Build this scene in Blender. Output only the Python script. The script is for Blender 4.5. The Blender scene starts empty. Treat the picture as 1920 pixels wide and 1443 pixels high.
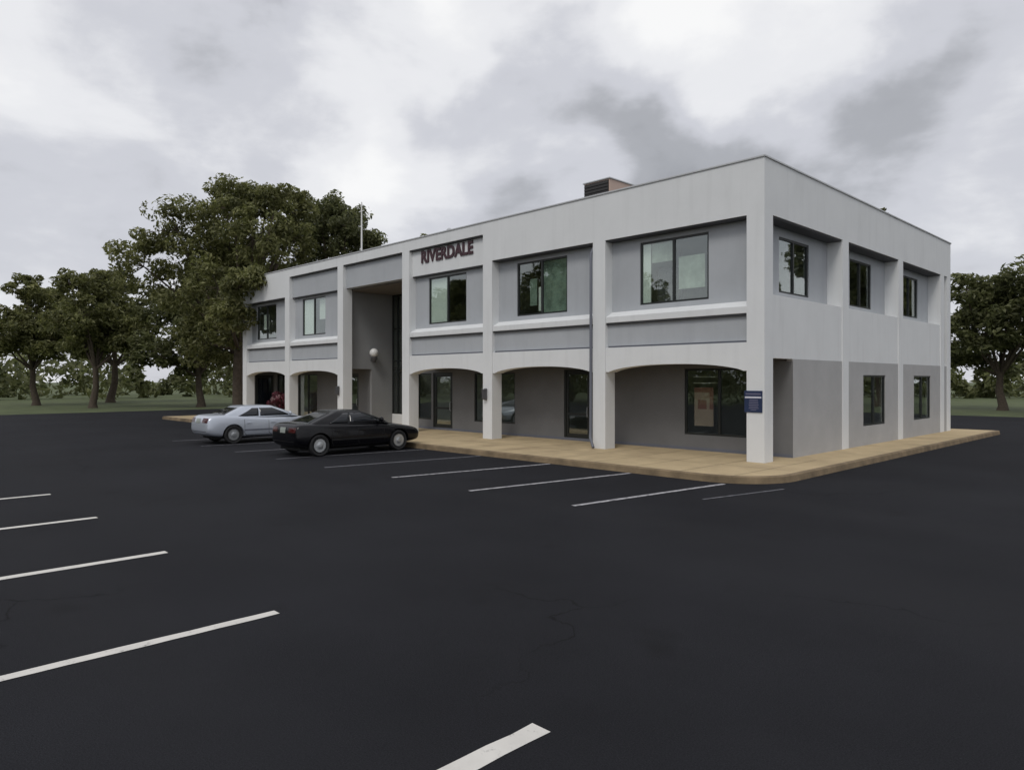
import bpy, bmesh, math, random
from mathutils import Vector, Matrix
from mathutils.bvhtree import BVHTree
random.seed(7)
C = bpy.context.scene.collection
R = math.radians

# ------------------------------------------------------------------ helpers
class MB:
    """collects geometry, links it as ONE mesh object"""
    def __init__(s): s.v = []; s.f = []; s.m = []
    def quad(s, pts, mi=0):
        n = len(s.v); s.v += [tuple(p) for p in pts]; s.f.append(tuple(range(n, n+len(pts)))); s.m.append(mi)
    def box(s, x0, x1, y0, y1, z0, z1, mi=0):
        n = len(s.v)
        s.v += [(x0,y0,z0),(x1,y0,z0),(x1,y1,z0),(x0,y1,z0),(x0,y0,z1),(x1,y0,z1),(x1,y1,z1),(x0,y1,z1)]
        for f in ((0,3,2,1),(4,5,6,7),(0,1,5,4),(1,2,6,5),(2,3,7,6),(3,0,4,7)):
            s.f.append(tuple(n+i for i in f)); s.m.append(mi)
    def prism(s, poly, axis, a, b, mi=0):
        """poly of 2D points extruded along axis 'x','y' or 'z' from a to b"""
        def P(p, t):
            return {'x': (t, p[0], p[1]), 'y': (p[0], t, p[1]), 'z': (p[0], p[1], t)}[axis]
        n = len(s.v); k = len(poly)
        s.v += [P(p, a) for p in poly] + [P(p, b) for p in poly]
        s.f.append(tuple(range(n+k-1, n-1, -1))); s.m.append(mi)
        s.f.append(tuple(range(n+k, n+2*k))); s.m.append(mi)
        for i in range(k):
            j = (i+1) % k
            s.f.append((n+i, n+j, n+k+j, n+k+i)); s.m.append(mi)
    def lathe(s, prof, c=(0,0,0), axis='z', seg=24, mi=0):
        """prof: list of (radius, height)"""
        n = len(s.v); k = len(prof)
        for i in range(seg):
            a = 2*math.pi*i/seg
            for r, h in prof:
                u, w = r*math.cos(a), r*math.sin(a)
                p = {'z': (u, w, h), 'x': (h, u, w), 'y': (u, h, w)}[axis]
                s.v.append((c[0]+p[0], c[1]+p[1], c[2]+p[2]))
        for i in range(seg):
            j = (i+1) % seg
            for q in range(k-1):
                s.f.append((n+i*k+q, n+j*k+q, n+j*k+q+1, n+i*k+q+1)); s.m.append(mi)
        if prof[0][0] > 1e-5: s.f.append(tuple(n+i*k for i in range(seg))[::-1]); s.m.append(mi)
        if prof[-1][0] > 1e-5: s.f.append(tuple(n+i*k+k-1 for i in range(seg))); s.m.append(mi)
    def tube(s, pts, rad, seg=8, mi=0):
        pts = [Vector(p) for p in pts]
        if not hasattr(rad, '__len__'): rad = [rad]*len(pts)
        n = len(s.v)
        for i, p in enumerate(pts):
            d = (pts[min(i+1, len(pts)-1)] - pts[max(i-1, 0)]).normalized()
            a = d.orthogonal().normalized() if i == 0 else (a - d*a.dot(d)).normalized()
            b = d.cross(a)
            for k in range(seg):
                t = 2*math.pi*k/seg
                s.v.append(tuple(p + (a*math.cos(t)+b*math.sin(t))*rad[i]))
        for i in range(len(pts)-1):
            for k in range(seg):
                j = (k+1) % seg
                s.f.append((n+i*seg+k, n+i*seg+j, n+(i+1)*seg+j, n+(i+1)*seg+k)); s.m.append(mi)
        s.f.append(tuple(n+k for k in range(seg))[::-1]); s.m.append(mi)
        e = n+(len(pts)-1)*seg
        s.f.append(tuple(e+k for k in range(seg))); s.m.append(mi)
    def build(s, name, mats, parent=None, smooth=False, bevel=0, weld=False):
        me = bpy.data.meshes.new(name)
        me.from_pydata(s.v, [], s.f)
        if not isinstance(mats, (list, tuple)): mats = [mats]
        for m in mats: me.materials.append(m)
        for p, mi in zip(me.polygons, s.m): p.material_index = mi
        bm = bmesh.new(); bm.from_mesh(me)
        if weld: bmesh.ops.remove_doubles(bm, verts=bm.verts, dist=1e-5)
        bmesh.ops.recalc_face_normals(bm, faces=bm.faces)
        bm.to_mesh(me); bm.free()
        if smooth:
            for p in me.polygons: p.use_smooth = True
            try: me.set_sharp_from_angle(angle=R(40))
            except Exception: pass
        o = bpy.data.objects.new(name, me); C.objects.link(o)
        if parent: o.parent = parent
        if bevel:
            md = o.modifiers.new('Bevel', 'BEVEL'); md.width = bevel; md.segments = 2; md.limit_method = 'ANGLE'
        return o

def tag(o, label=None, cat=None, group=None, kind=None):
    if label: o['label'] = label
    if cat: o['category'] = cat
    if group: o['group'] = group
    if kind: o['kind'] = kind
    return o
def empty(name, loc, rz=0, label=None, cat=None, group=None):
    o = bpy.data.objects.new(name, None); C.objects.link(o)
    o.location = loc; o.rotation_euler.z = rz; o.empty_display_size = .3
    return tag(o, label, cat, group)
def copy_tree(o, parent=None):
    c = o.copy(); C.objects.link(c)
    if parent: c.parent = parent
    for ch in list(o.children): copy_tree(ch, c)
    return c

# ------------------------------------------------------------------ materials
def nodes(m):
    nt = m.node_tree; return nt, nt.nodes, nt.links
def mat(name, col, rough=.7, metal=0, var=.12, vscale=1.2, bump=0, bscale=60, spec=.5, coat=0, stain=None, stain_amt=0, streak=False):
    m = bpy.data.materials.new(name); m.use_nodes = True
    nt, N, L = nodes(m); b = N['Principled BSDF']
    b.inputs['Roughness'].default_value = rough; b.inputs['Metallic'].default_value = metal
    b.inputs['Specular IOR Level'].default_value = spec
    b.inputs['Coat Weight'].default_value = coat; b.inputs['Coat Roughness'].default_value = .04
    tc = N.new('ShaderNodeTexCoord')
    n1 = N.new('ShaderNodeTexNoise'); n1.inputs['Scale'].default_value = vscale; n1.inputs['Detail'].default_value = 8
    n1.inputs['Roughness'].default_value = .62
    L.new(tc.outputs['Object'], n1.inputs['Vector'])
    mr = N.new('ShaderNodeMapRange'); mr.inputs[1].default_value = .3; mr.inputs[2].default_value = .7
    mr.inputs[3].default_value = 1-var; mr.inputs[4].default_value = 1+var
    L.new(n1.outputs[0], mr.inputs[0])
    mx = N.new('ShaderNodeMix'); mx.data_type = 'RGBA'; mx.blend_type = 'MULTIPLY'; mx.inputs[0].default_value = 1
    mx.inputs[6].default_value = (*col, 1); L.new(mr.outputs[0], mx.inputs[7])
    out = mx.outputs[2]
    if stain:
        n2 = N.new('ShaderNodeTexNoise'); n2.inputs['Scale'].default_value = 1.0; n2.inputs['Detail'].default_value = 9
        mp = N.new('ShaderNodeMapping'); L.new(tc.outputs['Object'], mp.inputs[0])
        mp.inputs['Scale'].default_value = (3.5, 3.5, .35) if streak else (.7, .7, .7)
        L.new(mp.outputs[0], n2.inputs['Vector'])
        r2 = N.new('ShaderNodeMapRange'); r2.inputs[1].default_value = .52; r2.inputs[2].default_value = .78
        r2.inputs[3].default_value = 0; r2.inputs[4].default_value = stain_amt
        L.new(n2.outputs[0], r2.inputs[0])
        m2 = N.new('ShaderNodeMix'); m2.data_type = 'RGBA'
        L.new(r2.outputs[0], m2.inputs[0]); L.new(out, m2.inputs[6]); m2.inputs[7].default_value = (*stain, 1)
        out = m2.outputs[2]
    L.new(out, b.inputs['Base Color'])
    if bump:
        n3 = N.new('ShaderNodeTexNoise'); n3.inputs['Scale'].default_value = bscale; n3.inputs['Detail'].default_value = 4
        L.new(tc.outputs['Object'], n3.inputs['Vector'])
        bp = N.new('ShaderNodeBump'); bp.inputs['Strength'].default_value = bump; bp.inputs['Distance'].default_value = .01
        L.new(n3.outputs[0], bp.inputs['Height']); L.new(bp.outputs[0], b.inputs['Normal'])
    return m

M = {}
M['white'] = mat('white_stucco', (.715,.73,.735), .85, var=.035, vscale=.8, bump=.35, bscale=45, stain=(.53,.54,.54), stain_amt=.28, streak=True)
M['grey'] = mat('grey_stucco', (.42,.44,.462), .85, var=.06, vscale=.8, bump=.35, bscale=45, stain=(.33,.34,.37), stain_amt=.35, streak=True)
M['lowgrey'] = mat('lower_wall_grey', (.40,.40,.40), .85, var=.07, bump=.3, bscale=45)
M['arcade'] = mat('arcade_wall_taupe', (.160,.161,.164), .85, var=.08, bump=.3, bscale=45)  # lower wall grey, darkened to put the arcade's shade into the colour
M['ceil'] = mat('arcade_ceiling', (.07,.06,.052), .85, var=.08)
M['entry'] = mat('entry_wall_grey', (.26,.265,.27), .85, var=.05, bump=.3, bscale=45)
M['dimblind'] = mat('grey_green_blind', (.46,.52,.45), .8, var=.3, vscale=2.2)  # pale sky reflection put into panels behind the glass
M['greenblind'] = mat('green_blind', (.22,.29,.235), .8, var=.45, vscale=3)  # green of reflected trees put into panels behind the glass
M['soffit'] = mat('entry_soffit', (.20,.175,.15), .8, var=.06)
M['trim'] = mat('dark_trim', (.035,.036,.04), .6, var=.1)  # near black, deepens the shadow lines under fascia and sills
M['coping'] = mat('metal_coping', (.48,.49,.50), .45, metal=.3, var=.05)
M['frame'] = mat('bronze_frame', (.016,.019,.018), .35, var=.05)
M['roof'] = mat('roof_felt', (.20,.20,.20), .9, var=.1)
M['inside'] = mat('interior_wall', (.34,.35,.32), .9, var=.05)
M['blind'] = mat('roller_blind', (.86,.90,.84), .8, var=.04)  # pale panels, partly standing in for sky reflected in the glass
M['pipe'] = mat('downspout_metal', (.13,.14,.17), .6, metal=0, var=.06)
M['lantern'] = mat('lantern_metal', (.07,.07,.075), .5, var=.08)
M['globe'] = mat('lamp_globe_white', (.80,.80,.78), .35, var=.02)
M['navy'] = mat('sign_navy', (.017,.030,.080), .4, var=.05)
M['signwhite'] = mat('sign_white', (.62,.62,.70), .5, var=.03)
M['signdim'] = mat('sign_dim', (.12,.12,.19), .5, var=.03)
M['maroon'] = mat('letter_maroon', (.048,.014,.022), .5, var=.08)
M['letterpale'] = mat('poster_red', (.30,.12,.10), .6, var=.1)
M['louvre'] = mat('unit_louvre', (.018,.016,.016), .6, var=.1)
M['tan'] = mat('unit_tan', (.48,.36,.30), .6, var=.06)
M['mast'] = mat('mast_white', (.72,.72,.70), .5, var=.03)
M['bark'] = mat('bark', (.075,.058,.042), .9, var=.35, vscale=6, bump=.8, bscale=14)
M['tyre'] = mat('tyre_rubber', (.014,.014,.015), .8, var=.1)
M['rim'] = mat('wheel_alloy', (.52,.54,.55), .35, metal=.75, var=.05)
M['darkpaint'] = mat('black_car_paint', (.003,.003,.0045), .25, var=.03, spec=.25, coat=.22)
M['silverpaint'] = mat('silver_car_paint', (.52,.56,.63), .3, metal=.35, var=.02, coat=.6)
M['carglass'] = mat('car_glass', (.006,.008,.012), .04, var=.01, spec=.6)
M['seam'] = mat('panel_gap', (.004,.004,.004), .8)
M['lampglass'] = mat('headlamp_glass', (.55,.57,.58), .08, var=.02)
M['taillamp'] = mat('tail_lamp_red', (.055,.006,.006), .12, var=.02)
M['plate'] = mat('number_plate', (.30,.33,.30), .4, var=.02)
M['pot'] = mat('clay_pot', (.23,.11,.07), .85, var=.1)

def asphalt():
    m = mat('asphalt', (.0152,.0156,.0188), .85, var=.22, vscale=.28, bump=.55, bscale=130, spec=.12)
    nt, N, L = nodes(m); b = N['Principled BSDF']
    src = b.inputs['Base Color'].links[0].from_socket
    tc = N['Texture Coordinate']
    # fine aggregate speckle
    v = N.new('ShaderNodeTexNoise'); v.inputs['Scale'].default_value = 95; v.inputs['Detail'].default_value = 3
    L.new(tc.outputs['Object'], v.inputs['Vector'])
    r = N.new('ShaderNodeMapRange'); r.inputs[1].default_value = .35; r.inputs[2].default_value = .72; r.inputs[3].default_value = .72; r.inputs[4].default_value = 1.55
    L.new(v.outputs[0], r.inputs[0])
    mx = N.new('ShaderNodeMix'); mx.data_type = 'RGBA'; mx.blend_type = 'MULTIPLY'; mx.inputs[0].default_value = 1
    L.new(src, mx.inputs[6]); L.new(r.outputs[0], mx.inputs[7])
    # dusty wheel tracks: broad streaks along the aisle
    mp = N.new('ShaderNodeMapping'); mp.inputs['Scale'].default_value = (.06,.45,1); L.new(tc.outputs['Object'], mp.inputs[0])
    n = N.new('ShaderNodeTexNoise'); n.inputs['Scale'].default_value = 1; n.inputs['Detail'].default_value = 6; L.new(mp.outputs[0], n.inputs['Vector'])
    r2 = N.new('ShaderNodeMapRange'); r2.inputs[1].default_value = .45; r2.inputs[2].default_value = .75; r2.inputs[3].default_value = 0; r2.inputs[4].default_value = .5
    L.new(n.outputs[0], r2.inputs[0])
    m2 = N.new('ShaderNodeMix'); m2.data_type = 'RGBA'; L.new(r2.outputs[0], m2.inputs[0]); L.new(mx.outputs[2], m2.inputs[6]); m2.inputs[7].default_value = (.022,.0225,.025,1)
    nd = N.new('ShaderNodeTexNoise'); nd.inputs['Scale'].default_value = 1.4; nd.inputs['Detail'].default_value = 5; L.new(tc.outputs['Object'], nd.inputs['Vector'])
    va = N.new('ShaderNodeVectorMath'); va.operation = 'MULTIPLY_ADD'; L.new(nd.outputs['Color'], va.inputs[0]); va.inputs[1].default_value = (1.1,1.1,0); L.new(tc.outputs['Object'], va.inputs[2])
    vo = N.new('ShaderNodeTexVoronoi'); vo.feature = 'DISTANCE_TO_EDGE'; vo.inputs['Scale'].default_value = .17; L.new(va.outputs[0], vo.inputs['Vector'])
    rc = N.new('ShaderNodeMapRange'); rc.inputs[1].default_value = .0012; rc.inputs[2].default_value = .0035; rc.inputs[3].default_value = .75; rc.inputs[4].default_value = 0; L.new(vo.outputs['Distance'], rc.inputs[0])
    nm = N.new('ShaderNodeTexNoise'); nm.inputs['Scale'].default_value = .22; L.new(tc.outputs['Object'], nm.inputs['Vector'])
    rm = N.new('ShaderNodeMapRange'); rm.inputs[1].default_value = .5; rm.inputs[2].default_value = .6; L.new(nm.outputs[0], rm.inputs[0])
    mm = N.new('ShaderNodeMath'); mm.operation = 'MULTIPLY'; L.new(rc.outputs[0], mm.inputs[0]); L.new(rm.outputs[0], mm.inputs[1])
    m3 = N.new('ShaderNodeMix'); m3.data_type = 'RGBA'; L.new(mm.outputs[0], m3.inputs[0]); L.new(m2.outputs[2], m3.inputs[6]); m3.inputs[7].default_value = (.006,.006,.0065,1)
    v2 = N.new('ShaderNodeTexNoise'); v2.inputs['Scale'].default_value = .9; v2.inputs['Detail'].default_value = 2; L.new(tc.outputs['Object'], v2.inputs['Vector'])
    r5 = N.new('ShaderNodeMapRange'); r5.inputs[1].default_value = .66; r5.inputs[2].default_value = .76; r5.inputs[3].default_value = 0; r5.inputs[4].default_value = .5; L.new(v2.outputs[0], r5.inputs[0])
    m5 = N.new('ShaderNodeMix'); m5.data_type = 'RGBA'; L.new(r5.outputs[0], m5.inputs[0]); L.new(m3.outputs[2], m5.inputs[6]); m5.inputs[7].default_value = (.009,.009,.010,1)
    L.new(m5.outputs[2], b.inputs['Base Color'])
    return m
M['asphalt'] = asphalt()
M['concrete'] = mat('tan_concrete', (.47,.365,.215), .9, var=.13, vscale=1.3, bump=.25, bscale=70, stain=(.20,.14,.085), stain_amt=.6)
M['kerbm'] = mat('kerb_concrete', (.20,.148,.088), .9, var=.35, vscale=2.2, bump=.3, bscale=60, stain=(.055,.04,.025), stain_amt=.95)
M['joint'] = mat('pavement_joint', (.20,.155,.10), .9)
M['lawn'] = mat('lawn_grass', (.075,.095,.035), .95, var=.3, vscale=.5, bump=.6, bscale=30)
def paint(name, col, wear):
    m = mat(name, col, .75, var=.08, vscale=3, bump=.3, bscale=120)
    nt, N, L = nodes(m); b = N['Principled BSDF']; tc = N['Texture Coordinate']
    src = b.inputs['Base Color'].links[0].from_socket
    n = N.new('ShaderNodeTexNoise'); n.inputs['Scale'].default_value = 9; n.inputs['Detail'].default_value = 10; n.inputs['Roughness'].default_value = .75
    L.new(tc.outputs['Object'], n.inputs['Vector'])
    r = N.new('ShaderNodeMapRange'); r.inputs[1].default_value = .62-wear*.35; r.inputs[2].default_value = .80-wear*.3
    r.inputs[3].default_value = 0; r.inputs[4].default_value = .95
    L.new(n.outputs[0], r.inputs[0])
    mx = N.new('ShaderNodeMix'); mx.data_type = 'RGBA'; L.new(r.outputs[0], mx.inputs[0]); L.new(src, mx.inputs[6]); mx.inputs[7].default_value = (.028,.028,.032,1)
    L.new(mx.outputs[2], b.inputs['Base Color'])
    return m
M['paint'] = paint('line_paint_fresh', (.64,.62,.58), .13)
M['paintmid'] = paint('line_paint_worn', (.42,.41,.43), .45)
M['paintold'] = paint('line_paint_old', (.17,.17,.19), .5)

def glass():
    m = bpy.data.materials.new('window_glass'); m.use_nodes = True
    nt, N, L = nodes(m); N.remove(N['Principled BSDF']); out = N['Material Output']
    tr = N.new('ShaderNodeBsdfTransparent'); tr.inputs[0].default_value = (.90,.935,.915,1)
    gl = N.new('ShaderNodeBsdfGlossy'); gl.inputs['Roughness'].default_value = .015; gl.inputs[0].default_value = (.92,.96,.95,1)
    lw = N.new('ShaderNodeLayerWeight'); pw = N.new('ShaderNodeMath'); pw.operation = 'POWER'; L.new(lw.outputs['Facing'], pw.inputs[0]); pw.inputs[1].default_value = 4
    fr = N.new('ShaderNodeMapRange'); fr.inputs[3].default_value = .13; L.new(pw.outputs[0], fr.inputs[0])
    tc = N.new('ShaderNodeTexCoord'); n = N.new('ShaderNodeTexNoise'); n.inputs['Scale'].default_value = 1.3
    L.new(tc.outputs['Object'], n.inputs['Vector'])
    bp = N.new('ShaderNodeBump'); bp.inputs['Strength'].default_value = .12; bp.inputs['Distance'].default_value = .02
    L.new(n.outputs[0], bp.inputs['Height']); L.new(bp.outputs[0], gl.inputs['Normal'])
    ms = N.new('ShaderNodeMixShader'); L.new(fr.outputs[0], ms.inputs[0]); L.new(tr.outputs[0], ms.inputs[1]); L.new(gl.outputs[0], ms.inputs[2])
    L.new(ms.outputs[0], out.inputs[0])
    return m
M['glass'] = glass()

def leaf(name, c0, c1, c2, trans=.35):
    m = bpy.data.materials.new(name); m.use_nodes = True
    nt, N, L = nodes(m); b = N['Principled BSDF']; out = N['Material Output']
    g = N.new('ShaderNodeNewGeometry'); cr = N.new('ShaderNodeValToRGB')
    cr.color_ramp.elements[0].color = (*c0,1); cr.color_ramp.elements[1].color = (*c2,1)
    e = cr.color_ramp.elements.new(.55); e.color = (*c1,1)
    L.new(g.outputs['Random Per Island'], cr.inputs[0])
    tc = N.new('ShaderNodeTexCoord'); n = N.new('ShaderNodeTexNoise'); n.inputs['Scale'].default_value = .55; n.inputs['Detail'].default_value = 3
    L.new(tc.outputs['Object'], n.inputs['Vector'])
    r = N.new('ShaderNodeMapRange'); r.inputs[1].default_value = .3; r.inputs[2].default_value = .7; r.inputs[3].default_value = .65; r.inputs[4].default_value = 1.35
    L.new(n.outputs[0], r.inputs[0])
    mx = N.new('ShaderNodeMix'); mx.data_type = 'RGBA'; mx.blend_type = 'MULTIPLY'; mx.inputs[0].default_value = 1
    L.new(cr.outputs[0], mx.inputs[6]); L.new(r.outputs[0], mx.inputs[7])
    L.new(mx.outputs[2], b.inputs['Base Color']); b.inputs['Roughness'].default_value = .5; b.inputs['Specular IOR Level'].default_value = .5
    t = N.new('ShaderNodeBsdfTranslucent'); L.new(mx.outputs[2], t.inputs[0])
    ms = N.new('ShaderNodeMixShader'); ms.inputs[0].default_value = trans
    L.new(b.outputs[0], ms.inputs[1]); L.new(t.outputs[0], ms.inputs[2]); L.new(ms.outputs[0], out.inputs[0])
    return m
M['leaf'] = leaf('olive_leaves', (.085,.095,.030), (.175,.185,.062), (.32,.32,.15), .58)
M['leafb'] = leaf('green_leaves', (.075,.088,.034), (.15,.165,.062), (.27,.28,.14), .58)
M['redleaf'] = leaf('crimson_leaves', (.05,.006,.012), (.12,.015,.03), (.22,.05,.08), .2)
M['blossom'] = leaf('pink_blossom', (.45,.25,.28), (.55,.38,.40), (.65,.55,.55), .2)

# ------------------------------------------------------------------ ground
g = MB(); g.quad([(-700,-700,-.06),(700,-700,-.06),(700,700,-.06),(-700,700,-.06)])
tag(g.build('lawn', M['lawn']), kind='structure')
g = MB(); g.box(-46, 44, -34, 34, -.3, 0)
tag(g.build('parking_lot', M['asphalt']), kind='structure')

YK = -2.92                                   # kerb line in front of the arcade
def corner(r, n=10):                          # rounded outer corner of the pavement, centre (0, YK+1.42)
    c = (.02, YK+1.42)
    return [(c[0]+r*math.sin(a), c[1]-r*math.cos(a)) for a in [math.pi/2*i/n for i in range(n+1)]]
XL, YB = -34.0, 17.5
out_ = [(XL,YK)] + corner(1.42) + [(1.44,YB)]
inn_ = [(XL,YK+.15)] + corner(1.27) + [(1.29,YB)]
g = MB()
n = len(out_)
prof = []
for o_, i_ in zip(out_, inn_):
    d = Vector((i_[0]-o_[0], i_[1]-o_[1])).normalized()
    g.v += [(o_[0],o_[1],-.02),(o_[0]+d.x*.025,o_[1]+d.y*.025,.13),(o_[0]+d.x*.05,o_[1]+d.y*.05,.152),(i_[0],i_[1],.152),(i_[0],i_[1],-.02)]
for i in range(n-1):
    for k in range(4):
        g.f.append((i*5+k, (i+1)*5+k, (i+1)*5+k+1, i*5+k+1)); g.m.append(0)
tag(g.build('kerb', M['kerbm']), kind='structure')
g = MB(); g.prism(inn_ + [(XL,YB)], 'z', -.02, .15)
for i in range(28):                           # scored joints
    x = .6 - i*1.235
    g.quad([(x,YK+.16,.153),(x+.016,YK+.16,.153),(x+.016,1.63,.153),(x,1.63,.153)], 1)
g.quad([(XL,-1.02,.1535),(1.2,-1.02,.1535),(1.2,-1.005,.1535),(XL,-1.005,.1535)], 1)
tag(g.build('pavement', [M['concrete'], M['joint']]), kind='structure')

def line(p0, p1, w, m, label):
    a, b = Vector(p0), Vector(p1); d = (b-a).normalized(); q = Vector((-d.y, d.x))*w/2
    g = MB(); rng = random.Random(hash(p0) & 999); N_ = 26
    for i in range(N_):                       # slightly ragged paint edges
        t0, t1 = i/N_, (i+1)/N_
        j = [rng.uniform(-.006,.006) for _ in range(2)]
        if i == 0: pl, pr = a+q, a-q
        c1 = a+(b-a)*t1; nl, nr = c1+q*(1+j[0]/w*2), c1-q*(1+j[1]/w*2)
        g.quad([(*pl,.004),(*pr,.004),(*nr,.004),(*nl,.004)]); pl, pr = nl, nr
    o = g.build('parking_line', m); o['kind'] = 'structure'
    return o
fresh, mid, old = M['paint'], M['paintmid'], M['paintold']
line((.03,-7.24),(.55,-2.97), .11, mid, '')
line((-2.49,-7.45),(-1.87,-2.97), .11, mid, '')
line((-5.16,-7.44),(-4.45,-2.97), .11, mid, '')
line((-7.86,-7.6),(-7.16,-2.97), .11, old, '')
line((-10.5,-7.6),(-9.8,-2.97), .11, old, '')
line((-13.2,-7.6),(-12.5,-2.97), .11, old, '')
line((-15.9,-7.6),(-15.2,-2.97), .11, old, '')
line((-18.6,-7.6),(-17.9,-2.97), .11, old, '')
line((1.26,-5.02),(1.75,-2.75), .06, old, '')
for x in (-7.8,-4.6,-1.42): line((x,-18.6),(x,-13.5), .14, fresh, '')
line((1.78,-18.6),(1.78,-13.57), .125, fresh, '')
line((5.06,-18.6),(5.06,-13.40), .155, fresh, '')
line((8.3,-18.6),(8.3,-13.45), .14, fresh, '')

# ------------------------------------------------------------------ building
B = empty('office_building', (0,0,0), label='two storey white and grey office building with an arcade of shallow arches', cat='building')
P = 4.94; CW = .47; D = .46
ZT, ZF, ZU = 7.70, 6.33, 7.30
CX = [-P*i for i in range(7)]                 # right edges of the front columns
CX[3], CX[4], CX[5], CX[6] = -14.70, -19.64, -24.68, -29.62
XE = CX[6]-CW                                 # left end of the building
YR = 16.2                                     # rear

def column(x1, top):
    m = MB(); m.box(x1-CW, x1, 0, D, .15, top)
    m.build('column', M['white'], B)
for i, x in enumerate(CX): column(x, ZU if i in (3,4) else ZF)
# side columns
SY = [4.95, 9.9, 14.85]
for y in SY:
    m = MB(); m.box(-D, 0, y, y+CW, .15, ZF); m.build('column', M['white'], B)
m = MB(); m.box(-D, 0, YR-CW, YR, .15, ZF); m.build('column', M['white'], B)

# parapet fascia
m = MB()
m.box(CX[2]-CW, 0, 0, D, ZF, ZT)
m.box(CX[5], CX[2]-CW, 0, D, ZU, ZT)
m.box(XE, CX[5], 0, D, ZF, ZT)
m.box(-D, 0, D, YR, ZF, ZT)
m.box(XE, XE+.3, D, YR, .15, ZT)
m.box(XE+.3, -D, YR-.3, YR, .15, ZT)
m.build('fascia', M['white'], B)
m = MB()                                       # metal coping along the parapet
m.box(XE-.03, .03, -.03, D+.03, ZT+.002, ZT+.05)
m.box(-D-.03, .03, D+.031, YR+.03, ZT+.002, ZT+.05)
m.build('coping', M['coping'], B, bevel=.008)
m = MB(); m.box(XE+.31, -D-.01, D+.01, YR-.31, 7.22, 7.32); m.build('roof', M['roof'], B)

def between(i): return CX[i]-0, CX[i]          # helper kept simple
BAYS = [(CX[i+1], CX[i]-CW) for i in range(6)] # clear spans, bay 0 = nearest
# soffit strips, near black to deepen the shadow lines under the fascia
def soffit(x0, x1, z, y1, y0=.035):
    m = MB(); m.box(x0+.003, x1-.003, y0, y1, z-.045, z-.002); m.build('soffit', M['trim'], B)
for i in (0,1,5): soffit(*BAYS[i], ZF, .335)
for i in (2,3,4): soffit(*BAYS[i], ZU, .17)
YP = .16
for i in (2,3,4):
    m = MB(); m.box(BAYS[i][0], BAYS[i][1], YP, .5, 6.28, ZU); m.build('fascia_panel', M['white'] if i == 2 else M['grey'], B)
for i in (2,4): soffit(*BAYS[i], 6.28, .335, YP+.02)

def wall_open(m, x0, x1, z0, z1, y0, y1, ops):
    """wall slab in the XZ plane with rectangular openings (x0,x1,z0,z1)"""
    xs = sorted({x0,x1,*[v for o in ops for v in o[:2]]}); zs = sorted({z0,z1,*[v for o in ops for v in o[2:]]})
    for a, b in zip(xs, xs[1:]):
        run = None
        for c, d in zip(zs, zs[1:]):
            if any(o[0] <= a and b <= o[1] and o[2] <= c and d <= o[3] for o in ops):
                if run: m.box(a,b,y0,y1,*run); run = None
            else: run = (run[0], d) if run else (c, d)
        if run: m.box(a,b,y0,y1,*run)

def window(x0, x1, z0, z1, y, mull=(), rails=(), fw=.055, axis='y', panes=True):
    """bronze window set in an opening; mull = fractions across, rails = heights"""
    root = MB()
    def bx(m, a, b, c, d, e, f):               # a,b along; c,d depth; e,f height
        if axis == 'y': m.box(a,b,c,d,e,f)
        else: m.box(c,d,a,b,e,f)
    s = 1 if axis == 'y' else -1
    def dep(a, b): return (y+a, y+b) if s > 0 else (y-b, y-a)
    bx(root, x0, x0+fw, *dep(.03,.10), z0, z1); bx(root, x1-fw, x1, *dep(.03,.10), z0, z1)
    bx(root, x0+fw, x1-fw, *dep(.03,.10), z0, z0+fw); bx(root, x0+fw, x1-fw, *dep(.03,.10), z1-fw, z1)
    for q in mull:
        xm = x0+(x1-x0)*q; bx(root, xm-fw*.6, xm+fw*.6, *dep(.025,.105), z0+fw, z1-fw)
    for q in rails:
        bx(root, x0+fw, x1-fw, *dep(.035,.095), q-fw*.4, q+fw*.4)
    w = root.build('window', M['frame'], B)
    ed = [x0+fw] + [x0+(x1-x0)*q for q in mull] + [x1-fw]
    if panes:
        for a, b in zip(ed, ed[1:]):
            p = MB(); bx(p, a, b, *dep(.062,.068), z0+fw, z1-fw); p.build('pane', M['glass'], w)
    return w
def reflection_blind(w, x0, x1, z0, z1, y, m=None, slats=False):
    p = MB()
    if slats:
        k = int((z1-z0)/.06)
        for i in range(k): z = z0+(z1-z0)*i/k; p.quad([(x0,y,z),(x1,y,z),(x1,y+.02,z+.05),(x0,y+.02,z+.05)])
    else:
        n = max(3, int((x1-x0)/.09)); 
        for i in range(n):                      # softly pleated vertical panel
            a = x0+(x1-x0)*i/n; b = x0+(x1-x0)*(i+1)/n
            p.quad([(a,y,z0),(b,y+.03,z0),(b,y+.03,z1),(a,y,z1)])
    p.build('blind', m or M['blind'], w)

YW = .33                                       # upper wall plane
UW = {0: (-3.93,-1.72), 1: (-8.98,-6.72), 2: (-13.85,-11.62), 4: (-23.95,-21.75), 5: (-29.0,-26.75)}
ZW0, ZW1 = 4.36, 6.16
m = MB()
wall_open(m, CX[3]-.02, -D-.001, 2.85, 7.2, YW, YW+.16, [(*UW[i], ZW0, ZW1) for i in (0,1,2)])
m.build('upper_wall', M['grey'], B, weld=True); m = MB()
wall_open(m, XE+.301, CX[4]-CW+.02, 2.85, 7.2, YW, YW+.16, [(*UW[i], ZW0, ZW1) for i in (4,5)])
m.build('upper_wall', M['grey'], B, weld=True)
wins = {}
for i, (a, b) in UW.items():
    wins[i] = window(a, b, ZW0, ZW1, YW, mull=(.5,))
y = YW+.075
reflection_blind(wins[2], UW[2][0]+.06, -12.76, ZW0+.06, ZW1-.06, y)
reflection_blind(wins[1], -7.80, UW[1][1]-.06, ZW0+.06, ZW1-.06, y, M['greenblind'])  # green panel standing in for trees reflected in the pane
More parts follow.
